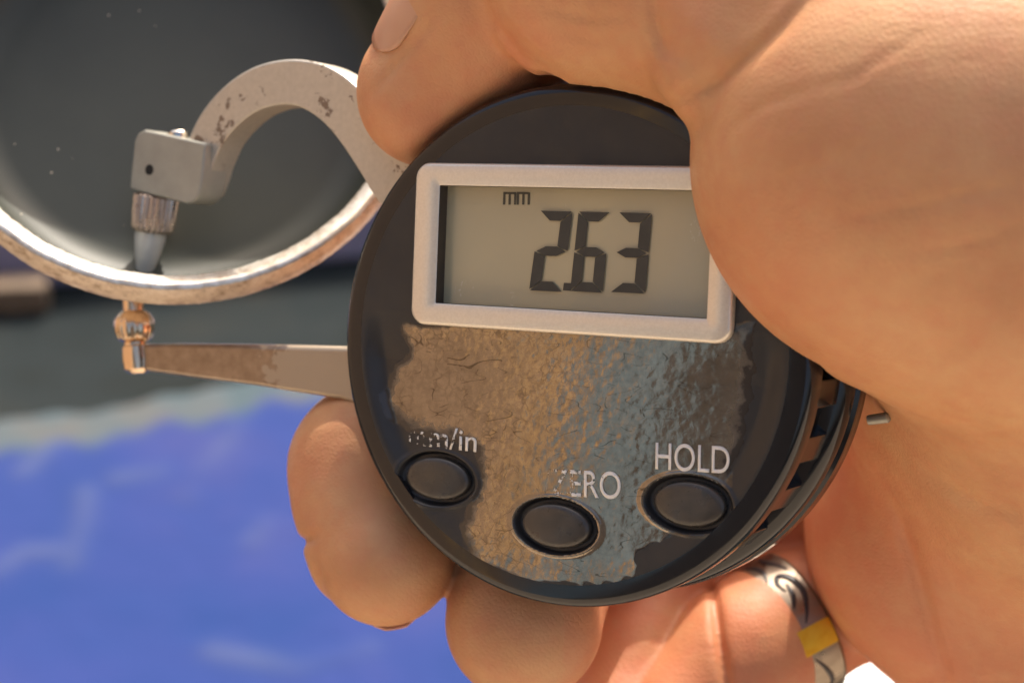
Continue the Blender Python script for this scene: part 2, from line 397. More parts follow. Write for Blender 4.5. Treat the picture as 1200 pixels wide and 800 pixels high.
ring_mesh('outer_wall', [(R0, -.1), (R0 + .35, -1.0), (R0 + .6, -2.2), (R0 + .62, -4.2), (R0 + .3, -4.8), (R0 - .6, -5.0), (R0 - 2, -9), (R0 - 4, -16), (R0 - 8, -18.2), (R0 - 20, -18.6)], M_tan, jag=.6, capi=8)
prof = [(R0 - 2.7, -1.8), (R0 - 2.75, -2.4), (R0 - 2.85, -4.4)] + [(R0 - 2.9 - 7 * (1 - math.cos(a_)), -4.6 - 7 * math.sin(a_)) for a_ in np.linspace(0.1, math.pi / 2, 22)] + [(R0 - 18, -11.7), (4, -11.8)]
ring_mesh('coated_inside', prof, M_coat, capi=len(prof) - 1)

# ------------------------------------------------------------------ the gauge
G4 = Matrix(np.block([[CRn @ GM, to_world(GC)[:, None]], [np.zeros((1, 3)), np.ones((1, 1))]]).tolist())
gauge = empty('thickness_gauge', G4)
tag(gauge, 'round black digital thickness gauge with silver-framed display reading 2.63 held in the hand', 'gauge')
lathe('dial_case', [(27.9, -.6), (28.0, -.02), (29.4, -.05), (30.1, -.2), (30.5, -.5), (30.75, -1.1), (30.8, -2.4), (30.75, -3.6), (30.4, -3.9), (30.0, -4.1), (30.0, -5.0), (28.6, -5.3), (28.6, -12.2), (29.8, -12.6), (30.6, -13.0), (31.1, -13.8), (31.1, -15.4), (30.7, -15.8), (30.7, -16.4), (31.3, -16.8), (31.3, -19.2), (30.4, -21.0), (27.5, -21.8), (.2, -22.0)], M_gloss, gauge, n=240, autos=35, cap=False)
for k in range(28):       # grip ribs standing in the groove round the case
    a0 = 2 * math.pi * k / 28 + .1
    w_ = .055
    v = []
    for wz in (-5.2, -12.35):
        for r in (28.4, 30.15):
            for s_ in (-1, 1): v.append((r * math.cos(a0 + s_ * w_), r * math.sin(a0 + s_ * w_), wz))
    o = mesh('grip_rib', v, [(0, 1, 3, 2), (4, 6, 7, 5), (0, 4, 5, 1), (2, 3, 7, 6), (0, 2, 6, 4), (1, 5, 7, 3)], M_gloss, gauge, smooth=False)
    bevel(o, .2, 2)

# display window corners
WB = 1.0
def rrect(u0, v0, u1, v1, r, n=8):
    out = []
    for cx, cy, a0 in ((u1 - r, v1 - r, 0), (u0 + r, v1 - r, 90), (u0 + r, v0 + r, 180), (u1 - r, v0 + r, 270)):
        for i in range(n + 1):
            a_ = math.radians(a0 + 90 * i / n); out.append((cx + r * math.cos(a_), cy + r * math.sin(a_)))
    return out
def q4(px, w): return [g(*p, w) for p in px]
tl, tr_, bl, br_ = q4([(486, 189), (864, 196.5), (481, 380), (857, 403)], WB)
bu0, bu1, bv0, bv1 = (tl[0] + bl[0]) / 2, (tr_[0] + br_[0]) / 2, (bl[1] + br_[1]) / 2, (tl[1] + tr_[1]) / 2
tl, tr_, bl, br_ = q4([(514, 217), (833, 223), (511, 356), (830, 373)], WB)
iu0, iu1, iv0, iv1 = (tl[0] + bl[0]) / 2, (tr_[0] + br_[0]) / 2, (bl[1] + br_[1]) / 2, (tl[1] + tr_[1]) / 2
WIN = (iu0 - .5, iu1 + .5, iv0 - .5, iv1 + .5)
def dome(u_, v_):
    f_ = np.clip((27.9 - np.hypot(u_, v_)) / 3, 0, 1); f_ = f_ * f_ * (3 - 2 * f_)
    return -(u_ - .8) ** 2 / 600 * f_ * np.clip((3 - v_) / 6, 0, 1)
# face plate: fine polar mesh with moats round the buttons and the raised film
BT = [((510, 561), 40, 27), ((651, 616), 43, 28), ((806, 591), 46, 29)]
btn = []
for (p, ax, ay) in BT:
    u0, v0 = g(*p); u1, _ = g(p[0] + ax, p[1]); ul, _ = g(p[0] - ax, p[1]); _, vt = g(p[0], p[1] - ay); _, vb = g(p[0], p[1] + ay)
    btn.append((u0, v0, (u1 - ul) / 2, (vt - vb) / 2))
film_px = [(470, 380), (471, 398), (474, 411), (462, 424), (452, 440), (440, 463), (446, 480), (455, 494), (474, 505), (500, 512), (545, 520), (556, 530), (560, 560), (556, 580), (545, 598), (536, 615), (545, 640), (560, 665), (609, 681), (666, 684), (723, 684), (742, 676), (749, 664), (747, 650), (760, 638), (782, 629), (808, 627), (843, 628), (859, 610), (863, 596), (853, 580), (857, 555), (868, 522), (878, 460), (883, 430), (884, 380)]
film_uv = np.array([g(*p) for p in film_px])
def poly_sd(p, poly):     # signed distance, negative inside
    dmin = np.full(len(p), 1e9); ins = np.zeros(len(p), bool); n = len(poly)
    for i in range(n):
        a_, b_ = poly[i], poly[(i + 1) % n]; dmin = np.minimum(dmin, segd(p, a_, b_))
        c_ = ((a_[1] > p[:, 1]) != (b_[1] > p[:, 1]))
        with np.errstate(divide='ignore', invalid='ignore'):
            xi = (b_[0] - a_[0]) * (p[:, 1] - a_[1]) / (b_[1] - a_[1]) + a_[0]
        ins ^= c_ & (p[:, 0] < xi)
    return np.where(ins, -dmin, dmin)
NR, NA = 230, 900
rr = np.linspace(.01, 28.05, NR); th = np.linspace(0, 2 * math.pi, NA, endpoint=False)
RR, TH = np.meshgrid(rr, th, indexing='ij'); U = RR * np.cos(TH); V = RR * np.sin(TH)
pts = np.stack([U.ravel(), V.ravel()], 1)
def wav(p, seeds, amp):
    r_ = np.zeros(len(p)); q = np.random.default_rng(seeds)
    for k in range(26):
        f_ = q.uniform(.5, 6); a_ = q.uniform(0, 6.28); r_ += np.sin((p[:, 0] * math.cos(a_) + p[:, 1] * math.sin(a_)) * f_ + q.uniform(0, 6.28)) / (f_ ** .8)
    return r_ * amp
sdf = poly_sd(pts, film_uv) + wav(pts, 3, .1)
h = np.zeros(len(pts)); moat = np.zeros(len(pts), bool)
for (u0, v0, a_, b_) in btn:
    q = np.hypot((pts[:, 0] - u0) / (a_ + .25), (pts[:, 1] - v0) / (b_ + .25)); dd = (q - 1) * (a_ + b_) / 2
    h -= .9 * np.clip(1 - (dd + .0) / .35, 0, 1) * (dd > -3) + 0
    h += .16 * np.exp(-((dd - .55) / .28) ** 2)
    moat |= dd < .25
    sdf = np.maximum(sdf, .35 - dd)
isf = (sdf < 0)
h += np.clip(-sdf / .25, 0, 1) * .03
h += wav(pts, 5, .0025)
fade = np.clip((27.9 - RR.ravel()) / 3, 0, 1); fade = fade * fade * (3 - 2 * fade)
h -= (pts[:, 0] - .8) ** 2 / 600 * fade * np.clip((3 - pts[:, 1]) / 6, 0, 1)
verts = np.stack([pts[:, 0], pts[:, 1], h], 1)
idx = np.arange(NR * NA).reshape(NR, NA); q = np.stack([idx[:-1, :], np.roll(idx, -1, 1)[:-1, :], np.roll(idx, -1, 1)[1:, :], idx[1:, :]], -1).reshape(-1, 4)
fm = isf[q].all(1)
qc = pts[q].mean(1); hole = (qc[:, 0] > WIN[0] + .0) & (qc[:, 0] < WIN[1]) & (qc[:, 1] > WIN[2]) & (qc[:, 1] < WIN[3])
def sub(name, sel, mat):
    used, inv = np.unique(q[sel], return_inverse=True); fs = inv.reshape(-1, 4)
    me = bpy.data.meshes.new(name); vs = (verts[used] * MM).astype(np.float32)
    me.vertices.add(len(vs)); me.vertices.foreach_set('co', vs.ravel()); me.loops.add(fs.size); me.loops.foreach_set('vertex_index', fs.ravel().astype(np.int32))
    me.polygons.add(len(fs)); me.polygons.foreach_set('loop_start', np.arange(0, fs.size, 4, dtype=np.int32)); me.polygons.foreach_set('use_smooth', np.ones(len(fs), bool)); me.update(calc_edges=True)
    return link(bpy.data.objects.new(name, me), gauge, mat)
sub('face_plate', ~fm & ~hole, M_plastic)
fo = sub('worn_film', fm, M_film)
fu = np.array([q_.co[:2] for q_ in fo.data.vertices]) / MM
fe = -(poly_sd(fu, film_uv) + wav(fu, 3, .1)); soft = np.clip((np.array(g(640, 500))[0] - fu[:, 0]) / 14, 0, 1) * np.clip((5 - fu[:, 1]) / 16, 0, 1)
soft = np.maximum(soft, np.clip((fu[:, 0] - 14) / 5, 0, 1) * .8)
vattr(fo, 'edge', np.clip(fe / (.5 + 3.2 * soft), 0, 1)); vattr(fo, 'crackle', np.clip((8 - fu[:, 0]) / 12, .12, 1))
tag(fo, 'crinkled brownish glossy film with ragged edges over the lower dial')

for (u0, v0, a_, b_) in btn:
    pr = [(1, -1.2), (1, -.45), (.985, -.1), (.95, .12), (.88, .27), (.72, .38), (.45, .45), (.15, .47)]
    lathe('button', pr, M_button, gauge, origin=(u0, v0, float(dome(u0, v0))), n=64, autos=60, sx=a_ * .93, sy=b_ * .93)

# text
def text(name, s, px, height_px, width_px, mat, w=.09, wear=(0, 0), space=1.0, parent=None, bold=0.0):
    cu = bpy.data.curves.new(name, 'FONT'); cu.body = s; cu.space_character = space; cu.extrude = .0; cu.offset = bold
    tmp = bpy.data.objects.new(name, cu); S.collection.objects.link(tmp); bpy.context.view_layer.update()
    dg = bpy.context.evaluated_depsgraph_get(); me = bpy.data.meshes.new_from_object(tmp.evaluated_get(dg)); bpy.data.objects.remove(tmp)
    co = np.array([v_.co for v_ in me.vertices]); mn, mx = co.min(0), co.max(0)
    u0, v0 = g(*px[0], w); u1, v1 = g(*px[1], w); _, vh = g(px[0][0], px[0][1] - height_px, w)
    ang = math.atan2(v1 - v0, u1 - u0); Wd = math.hypot(u1 - u0, v1 - v0); H = vh - v0
    x = (co[:, 0] - mn[0]) / (mx[0] - mn[0]) * Wd; y = (co[:, 1] - max(mn[1], 0) * 0 - mn[1]) / (mx[1] - mn[1]) * H
    X = u0 + x * math.cos(ang) - y * math.sin(ang); Y = v0 + x * math.sin(ang) + y * math.cos(ang)
    bm = bmesh.new(); bm.from_mesh(me)
    for v_, a_, b_ in zip(bm.verts, X, Y): v_.co = (a_ * MM, b_ * MM, (w + float(dome(a_, b_))) * MM)
    if True:
        bmesh.ops.subdivide_edges(bm, edges=bm.edges[:], cuts=1)
        r = bmesh.ops.extrude_face_region(bm, geom=bm.faces[:]); 
        for e_ in r['geom']:
            if isinstance(e_, bmesh.types.BMVert): e_.co.z += .02 * MM
        bmesh.ops.recalc_face_normals(bm, faces=bm.faces[:])
    bm.to_mesh(me); bm.free(); me.materials.clear()
    o = link(bpy.data.objects.new(name, me), parent or gauge, mat)
    cs = np.array([v_.co.x for v_ in me.vertices]) / MM; fr = np.clip((cs - u0) / (u1 - u0), 0, 1)
    vattr(o, 'wear', wear[0] + (wear[1] - wear[0]) * fr); return o
text('button_text', 'mm/in', ((474, 521), (557, 530)), 25, 83, M_print, w=.11, wear=(.60, .36), bold=.004)
text('button_text', 'ON/ZERO', ((588, 577), (727, 585)), 31, 139, M_print, w=.11, wear=(.86, .26), bold=.002)
text('button_text', 'HOLD', ((767, 550), (852, 556)), 32, 85, M_print, w=.11, wear=(.18, .12), bold=.002)

# display bezel
loops = [(rrect(bu0, bv0, bu1, bv1, 1.9), -.3), (rrect(bu0, bv0, bu1, bv1, 1.9), WB - .45), (rrect(bu0 + .12, bv0 + .12, bu1 - .12, bv1 - .12, 1.8), WB - .15), (rrect(bu0 + .4, bv0 + .4, bu1 - .4, bv1 - .4, 1.6), WB),
         (rrect(iu0 - .12, iv0 - .12, iu1 + .12, iv1 + .12, .22), WB), (rrect(iu0, iv0, iu1, iv1, .15), WB - .08)]
v = [(a_, b_, w_) for lp, w_ in loops for a_, b_ in lp]; n = len(loops[0][0])
f = [(j * n + i, j * n + (i + 1) % n, (j + 1) * n + (i + 1) % n, (j + 1) * n + i) for j in range(len(loops) - 1) for i in range(n)]
mesh('display_bezel', v, f, M_bezel, gauge, autos=50)
lp = rrect(iu0 + .01, iv0 + .01, iu1 - .01, iv1 - .01, .15); lo = rrect(iu0 - .6, iv0 - .6, iu1 + .6, iv1 + .6, .2)
v = [(a_, b_, WB - .1) for a_, b_ in lp] + [(a_, b_, -.98) for a_, b_ in lp]
mesh('window_wall', v, [(i, (i + 1) % n, n + (i + 1) % n, n + i) for i in range(n)], M_wwall, gauge, autos=50)
SW = -.95
scr = prism('lcd_screen', [(iu0 - .8, iv0 - .5), (iu1 + .8, iv0 - .5), (iu1 + .8, iv1 + .5), (iu0 - .8, iv1 + .5)], SW - .3, SW, M_lcd, gauge)
# seven-segment digits: corners in the photo
def digit(segs, tlp, trp, blp, brp):
    A, B, C_, D_ = [np.array(g(*p, SW)) for p in (tlp, trp, blp, brp)]
    def m(x, y): return A * (1 - x) * (1 - y) + B * x * (1 - y) + C_ * (1 - x) * y + D_ * x * y      # y down
    t_ = .33; ty = .12; e = .02; ey_ = .007; hy = ty / 2
    Q = dict(a=[(e, 0), (1 - e, 0), (1 - t_ - e * .5, ty), (t_ + e * .5, ty)], d=[(e, 1), (t_ + e * .5, 1 - ty), (1 - t_ - e * .5, 1 - ty), (1 - e, 1)],
             g=[(.06, .5), (t_, .5 - hy), (1 - t_, .5 - hy), (.94, .5), (1 - t_, .5 + hy), (t_, .5 + hy)],
             f=[(0, ey_ * 2), (t_, ty + ey_ * 2), (t_, .5 - hy - ey_), (0, .5 - ey_ * 1.5)], b=[(1, ey_ * 2), (1, .5 - ey_ * 1.5), (1 - t_, .5 - hy - ey_), (1 - t_, ty + ey_ * 2)],
             e=[(0, .5 + ey_ * 1.5), (t_, .5 + hy + ey_), (t_, 1 - ty - ey_ * 2), (0, 1 - ey_ * 2)], c=[(1, .5 + ey_ * 1.5), (1, 1 - ey_ * 2), (1 - t_, 1 - ty - ey_ * 2), (1 - t_, .5 + hy + ey_)])
    v = []; f = []
    for s_ in segs:
        pl = [m(*p) for p in Q[s_]]; b0 = len(v); n_ = len(pl)
        v += [(p[0], p[1], SW + .2) for p in pl] + [(p[0], p[1], SW + .22) for p in pl]
        f += [tuple(b0 + i for i in range(n_))[::-1], tuple(b0 + n_ + i for i in range(n_))] + [(b0 + i, b0 + (i + 1) % n_, b0 + n_ + (i + 1) % n_, b0 + n_ + i) for i in range(n_)]
    mesh('digit', v, f, M_seg, scr, smooth=False)
    gh = [((x_ + .055) , y_ - .02, z_ - .045) for x_, y_, z_ in v]
    return v, f
digit('abged', (634, 247), (672, 248), (621, 340), (660, 342))
digit('afgedc', (679, 248), (716, 249), (669, 341), (707, 343))
digit('abgcd', (726, 249), (765, 250), (716, 342), (757, 344))
u_, v_ = g(665, 336, SW); prism('decimal_point', [(u_ - .55, v_ - .45), (u_ + .5, v_ - .45), (u_ + .55, v_ + .45), (u_ - .45, v_ + .45)], SW + .06, SW + .09, M_seg, scr)
un = []
for k in range(2):       # "mm" made of thin LCD strokes
    x0 = 590 + k * 16
    for j in range(3): un.append([(x0 + j * 6.4, 226), (x0 + j * 6.4 + 2.6, 226), (x0 + j * 6.4 + 2.2, 240), (x0 + j * 6.4 - .4, 240)])
    un.append([(x0 + .2, 225), (x0 + 15, 225.3), (x0 + 15, 228), (x0 + .2, 227.6)])
v = []; f = []
for k_, pl in enumerate(un):
    b0 = len(v); zz = SW + (.06 if len(v) % 16 else .061)
    v += [(*g(*p, SW), zz + k_ * .0007) for p in pl]; f.append((b0, b0 + 1, b0 + 2, b0 + 3))
mesh('unit_symbol', v, f, M_segf, scr, smooth=False)
# small specks of dust on the display
for (px_, py_, r_) in ((613, 347, .16), (550, 281, .1), (575, 352, .07)):
    pass

# upper arm
def px_prism(name, pts_px, w0, w1, mat, bev=.25, parent=None):
    poly = [g(*p, w1) for p in pts_px]
    return prism(name, poly, w0, w1, mat, parent or gauge, bev=bev)
def smooth_poly(pts, n=5, closed=False):
    pts = [np.array(p, float) for p in pts]; out = []
    for i in range(len(pts) - 1):
        p0 = pts[max(i - 1, 0)]; p1 = pts[i]; p2 = pts[i + 1]; p3 = pts[min(i + 2, len(pts) - 1)]
        for k in range(n):
            t_ = k / n; out.append(.5 * ((2 * p1) + (-p0 + p2) * t_ + (2 * p0 - 5 * p1 + 4 * p2 - p3) * t_ ** 2 + (-p0 + 3 * p1 - 3 * p2 + p3) * t_ ** 3))
    out.append(pts[-1]); return [tuple(p) for p in out]
outer = smooth_poly([(219, 190), (222, 160), (238, 129), (264, 100), (296, 79), (332, 70), (366, 72), (396, 84), (424, 108), (446, 140), (470, 172), (520, 215)])
inner = smooth_poly([(500, 290), (462, 256), (440, 232), (424, 206), (402, 172), (382, 147), (360, 130), (338, 123), (312, 126), (288, 138), (264, 162), (250, 190), (243, 212), (236, 228), (226, 236)])
def strip_prism(name, A, B, w0, w1, mat, parent, bev):
    m_ = 60
    def rs(L_):
        L_ = np.array(L_); s_ = np.r_[0, np.cumsum(np.linalg.norm(np.diff(L_, axis=0), axis=1))]; q_ = np.linspace(0, s_[-1], m_)
        return np.stack([np.interp(q_, s_, L_[:, 0]), np.interp(q_, s_, L_[:, 1])], 1)
    A = rs([g(*p, w1) for p in A]); B = rs([g(*p, w1) for p in B[::-1]])
    v = []; 
    for a_, b_ in zip(A, B):
        v += [(a_[0], a_[1], w1), (b_[0], b_[1], w1), (b_[0], b_[1], w0), (a_[0], a_[1], w0)]
    f = [(0, 1, 2, 3), tuple(4 * (m_ - 1) + k for k in (3, 2, 1, 0))]
    for i in range(m_ - 1):
        for k in range(4): f.append((4 * i + k, 4 * i + (k + 1) % 4, 4 * i + 4 + (k + 1) % 4, 4 * i + 4 + k))
    o = mesh(name, v, f, mat, parent, smooth=True, autos=35); bevel(o, bev, 3, 35); return o
arm = strip_prism('upper_arm', outer, inner, -13.2, -8.2, M_arm, gauge, .3)
# anvil block
blk = px_prism('anvil_block', smooth_poly([(241, 168), (236, 215), (229, 234), (219, 239)], 4) + [(152, 222), (152, 214), (157, 165), (161, 157), (169, 152)], -11.8, -6.6, M_block, .35)
hu, hv = g(175, 199, -6.6); lathe('screw_hole_shade', [(.74, -.2), (.74, .02), (.7, .03)], M_dark, blk, origin=(hu, hv, -6.6), n=24)  # near-black disc paints the shade inside the hole; nothing is cut
su, sv = g(206, 157, -8.5); lathe('clamp_screw', [(1.5, -1.2), (1.5, .45), (1.3, .72), (.5, .85)], M_steel, blk, origin=(su, sv - .3, -9), axis=(-.12, 1, 0), n=24)
def px_axis(p0, p1, w): a_, b_ = np.array([*g(*p0, w), w]), np.array([*g(*p1, w), w]); return a_, (b_ - a_), np.linalg.norm(b_ - a_)
def px_lathe(name, p0, p1, w, prof, mat, parent, **k):
    a_, d_, L_ = px_axis(p0, p1, w); return lathe(name, [(r, t_ * L_) for r, t_ in prof], mat, parent, origin=a_, axis=d_ / L_, **k)
px_lathe('knurled_collar', (184, 228), (178, 272), -9.2, [(2.5, 0), (3.05, .06), (3.05, .12), (3.0, .5), (2.85, .9), (2.55, 1)], M_collar, gauge, n=216, flute=(24, .045, 1, 4))
px_lathe('stylus', (178, 266), (169, 321), -9.2, [(2.25, 0), (2.2, .25), (1.85, .55), (1.35, .88), (1.1, .97), (.8, 1)], M_tip, gauge, n=48)
px_lathe('lower_anvil', (156, 352), (159, 410), -9.2, [(1.5, -.1), (1.5, .2), (2.2, .27), (2.75, .4), (2.8, .62), (2.4, .76), (1.6, .84), (1.6, 1)], M_brass, gauge, n=90, flute=(15, .02, 2, 6))
px_lathe('anvil_nut', (160, 402), (163, 437), -9.2, [(1.2, 0), (2.0, .1), (2.15, .5), (2.0, .85), (1.2, 1)], M_brass, gauge, n=6 * 6, flute=(6, .05, 1, 3))
# lower lever, tapered
lv = strip_prism('lower_lever', [(150, 404), (200, 403), (300, 404), (450, 408)], [(450, 486), (400, 468), (300, 452), (230, 443), (165, 434)], -12.0, -8.4, M_lever, gauge, 1.1)
co = np.array([q_.co for q_ in lv.data.vertices]) / MM
lx = g(250, 430, -8.4)[0]; lx1 = g(370, 430, -8.4)[0]; topv = g(350, 418, -8.4)[1]
vattr(lv, 'paint', np.clip((co[:, 0] - lx) / (lx1 - lx), 0, 1) * .55)
# lifting lever stub showing at the right of the case
a_ = GM.T @ (P(1046, 488, 203) - GC)
lathe('lever_stub', [(.55, -3), (.6, -2.8), (.65, -.6), (.5, -.4), (.3, -.3)], M_block, gauge, origin=a_, axis=(.9, .2, 0), n=24)

# ------------------------------------------------------------------ hand: one continuous surface from a blended distance field
H = .55
X0, X1, Y0, Y1, Z0, Z1 = -34.0, 128.0, 150.0, 290.0, -78.0, 66.0
ax_ = [np.arange(a_, b_, H, dtype=np.float32) for a_, b_ in ((X0, X1), (Y0, Y1), (Z0, Z1))]
sh = tuple(len(a_) for a_ in ax_)
def new(): return np.full(sh, 30.0, np.float32)
def smin(a_, b_, k):
    h_ = np.maximum(k - np.abs(a_ - b_), 0) / k; return np.minimum(a_, b_) - h_ * h_ * k * .25
def box(lo, hi, pad):
    sl = []
    for i in range(3):
        s0 = max(0, int((lo[i] - pad - ax_[i][0]) / H)); s1 = min(sh[i], int((hi[i] + pad - ax_[i][0]) / H) + 2); sl.append(slice(s0, max(s1, s0)))
    return tuple(sl)
def cone(F, p, q_, r1, r2, k, sq=(1, 1, 1)):
    p, q_ = np.array(p, np.float32), np.array(q_, np.float32)
    m_ = max(r1, r2); lo = np.minimum(p, q_) - m_; hi = np.maximum(p, q_) + m_; sl = box(lo, hi, k + 6)
    x = ax_[0][sl[0]][:, None, None]; y = ax_[1][sl[1]][None, :, None]; z = ax_[2][sl[2]][None, None, :]
    d_ = q_ - p; L2 = float(d_ @ d_)
    t_ = np.clip(((x - p[0]) * d_[0] + (y - p[1]) * d_[1] + (z - p[2]) * d_[2]) / L2, 0, 1)
    r_ = r1 + (r2 - r1) * t_
    dd = np.sqrt(((x - p[0] - t_ * d_[0]) / sq[0]) ** 2 + ((y - p[1] - t_ * d_[1]) / sq[1]) ** 2 + ((z - p[2] - t_ * d_[2]) / sq[2]) ** 2) - r_
    F[sl] = smin(F[sl], dd.astype(np.float32), k)
def chain(F, pts, k):
    for (a_, b_) in zip(pts[:-1], pts[1:]): cone(F, P(*a_[:3]), P(*b_[:3]), a_[3], b_[3], k)
F = new()
# palm mass, heel and wrist
chain(F, [(1068, 186, 188, 24.0), (1180, 210, 190, 26), (1290, 250, 196, 28)], 8)
chain(F, [(1290, 260, 205, 28), (1330, 560, 236, 28)], 10)
chain(F, [(1128, 618, 243, 22.0), (1215, 660, 244, 24), (1330, 660, 240, 28)], 8)
chain(F, [(1180, 430, 250, 22), (1080, 560, 262, 16)], 10)
chain(F, [(1300, 400, 222, 34), (1700, 420, 228, 27), (2300, 420, 235, 28)], 12)
# thumb
Th = new()
chain(Th, [(1100, 90, 192, 19), (960, 30, 192, 15.5), (850, 0, 195, 12.6)], 6)
chain(Th, [(850, -4, 195, 12.4), (740, -20, 200, 11.8), (684, -24, 202, 12.5)], 5)
Tt = new()
chain(Tt, [(660, -48, 210, 12.0), (585, 6, 214, 11.5), (506, 98, 219.5, 8.9)], 3)
cone(Tt, P(560, 60, 215), P(500, 118, 218), 8.6, 8.2, 3)
cone(Tt, P(720, -5, 214), P(640, -8, 215), 10.8, 10.6, 2)
Th = smin(Th, Tt, 1.4); del Tt
F = smin(F, Th, 3.0); del Th
# web bulge beside the dial
cone(F, P(850, 58, 186), P(826, 84, 187), 6.2, 5.0, 3.2)
# fingers
def finger(pts, k=4, j=1.2):
    global F
    A = new(); chain(A, pts, k); F = smin(F, A, j)
finger([(1090, 560, 262, 14), (950, 520, 262, 10.5), (740, 500, 262, 10), (560, 500, 252, 9.6), (440, 552, 234, 11.2)], 5, 3)
A = new(); chain(A, [(440, 548, 234, 11.2), (436, 590, 231, 10.4)], 3); cone(A, P(444, 640, 228), P(452, 652, 226), 9.6, 9.0, 2.2); F = smin(F, A, 3.0)
finger([(1090, 620, 264, 14), (900, 600, 266, 10.5), (740, 590, 262, 9.8), (640, 620, 248, 9.8), (622, 676, 232, 10.6)], 5, 1.5)
A = new(); chain(A, [(622, 672, 232, 10.8), (614, 728, 226, 10.3)], 3); F = smin(F, A, 1.5)
finger([(1080, 660, 266, 13), (900, 650, 270, 10), (800, 690, 265, 9.4), (745, 760, 257, 9.2), (722, 850, 248, 9)], 5, 1.0)
finger([(1120, 640, 264, 13), (1010, 684, 260, 10), (925, 730, 254, 9.4), (872, 768, 250, 9.3), (800, 840, 246, 8.8)], 5, 1.0)
del A
# press the dial case, arm and dish into the flesh
x = ax_[0][:, None, None] - GC[0]; y = ax_[1][None, :, None] - GC[1]; z = ax_[2][None, None, :] - GC[2]
u = x * GM[0, 0] + y * GM[1, 0] + z * GM[2, 0]; v = x * GM[0, 1] + y * GM[1, 1] + z * GM[2, 1]; w = x * GM[0, 2] + y * GM[1, 2] + z * GM[2, 2]
dcy = np.maximum(np.sqrt(u * u + v * v) - 31.3, np.maximum(w - .35, -22 - w)).astype(np.float32)
k_ = 1.2; hh = np.maximum(k_ - np.abs(F + dcy), 0) / k_
F = np.maximum(F, -dcy) + hh * hh * k_ * .25
del u, v, w, dcy, hh
# folds: grooves on the near side of the skin along photo-plane lines
XX = ax_[0][:, None, None]; YY = ax_[1][None, :, None]; ZZ = ax_[2][None, None, :]
def fold(line, depth, sig, ymax, taper=True, ymin=0):
    pts_ = np.array(line, float); lo = pts_.min(0) - 40; hi = pts_.max(0) + 40
    xa = [(lo[0] - 600) / FPX * yy for yy in (ymin or 150, ymax)]; xb = [(hi[0] - 600) / FPX * yy for yy in (ymin or 150, ymax)]
    za = [(400 - hi[1]) / FPX * yy for yy in (ymin or 150, ymax)]; zb = [(400 - lo[1]) / FPX * yy for yy in (ymin or 150, ymax)]
    sl = box((min(xa), ymin or 150, min(za)), (max(xb), ymax, max(zb)), 0)
    px_ = 600 + XX[sl[0]] / YY[:, sl[1]] * FPX; py_ = 400 - ZZ[:, :, sl[2]] / YY[:, sl[1]] * FPX
    Pq = np.stack(np.broadcast_arrays(px_, py_), -1); best = np.full(Pq.shape[:-1], 1e3, np.float32); amp = np.zeros_like(best)
    n_ = len(pts_) - 1
    for i in range(n_):
        a_, b_ = pts_[i], pts_[i + 1]; ab = b_ - a_
        t_ = np.clip(((Pq - a_) @ ab) / (ab @ ab), 0, 1); dd = np.linalg.norm(Pq - (a_ + t_[..., None] * ab), axis=-1)
        s_ = (i + t_) / n_; am = np.sin(np.pi * np.clip(.08 + .84 * s_, 0, 1)) ** .6 if taper else 1
        amp = np.where(dd < best, am, amp); best = np.minimum(best, dd)
    F[sl] += (depth * amp * np.exp(-(best / (sig * 10)) ** 2)).astype(np.float32)
fold([(790, 118), (840, 98), (880, 66), (915, 34), (950, -5)], .8, .8, 192)
fold([(566, -20), (582, 25), (612, 62), (655, 92)], 1.0, .95, 214)
fold([(522, -10), (500, 35), (458, 85), (430, 118)], .45, .45, 222)
fold([(768, -10), (770, 25), (778, 55), (788, 66)], .6, .8, 196)
fold([(1030, 555), (1058, 610), (1078, 680), (1095, 750), (1115, 810)], .6, .9, 240)
fold([(1090, 555), (1150, 590), (1210, 605)], .5, 1.0, 240)
fold([(836, 690), (842, 740), (854, 815)], 1.4, .6, 262)
fold([(330, 640), (352, 636), (372, 628)], .9, .6, 240)
for ln, dp in (([(900, 215), (960, 200), (1040, 150)], .16), ([(930, 110), (1000, 92), (1080, 40)], .16), ([(1000, 255), (1080, 240), (1200, 215)], .22), ([(1060, 300), (1120, 288), (1210, 262)], .16), ([(640, 10), (690, 22), (730, 20)], .3), ([(660, 40), (700, 48), (735, 44)], .25), ([(860, 150), (900, 120), (940, 110)], .25)):
    fold(ln, dp, .5, 205)
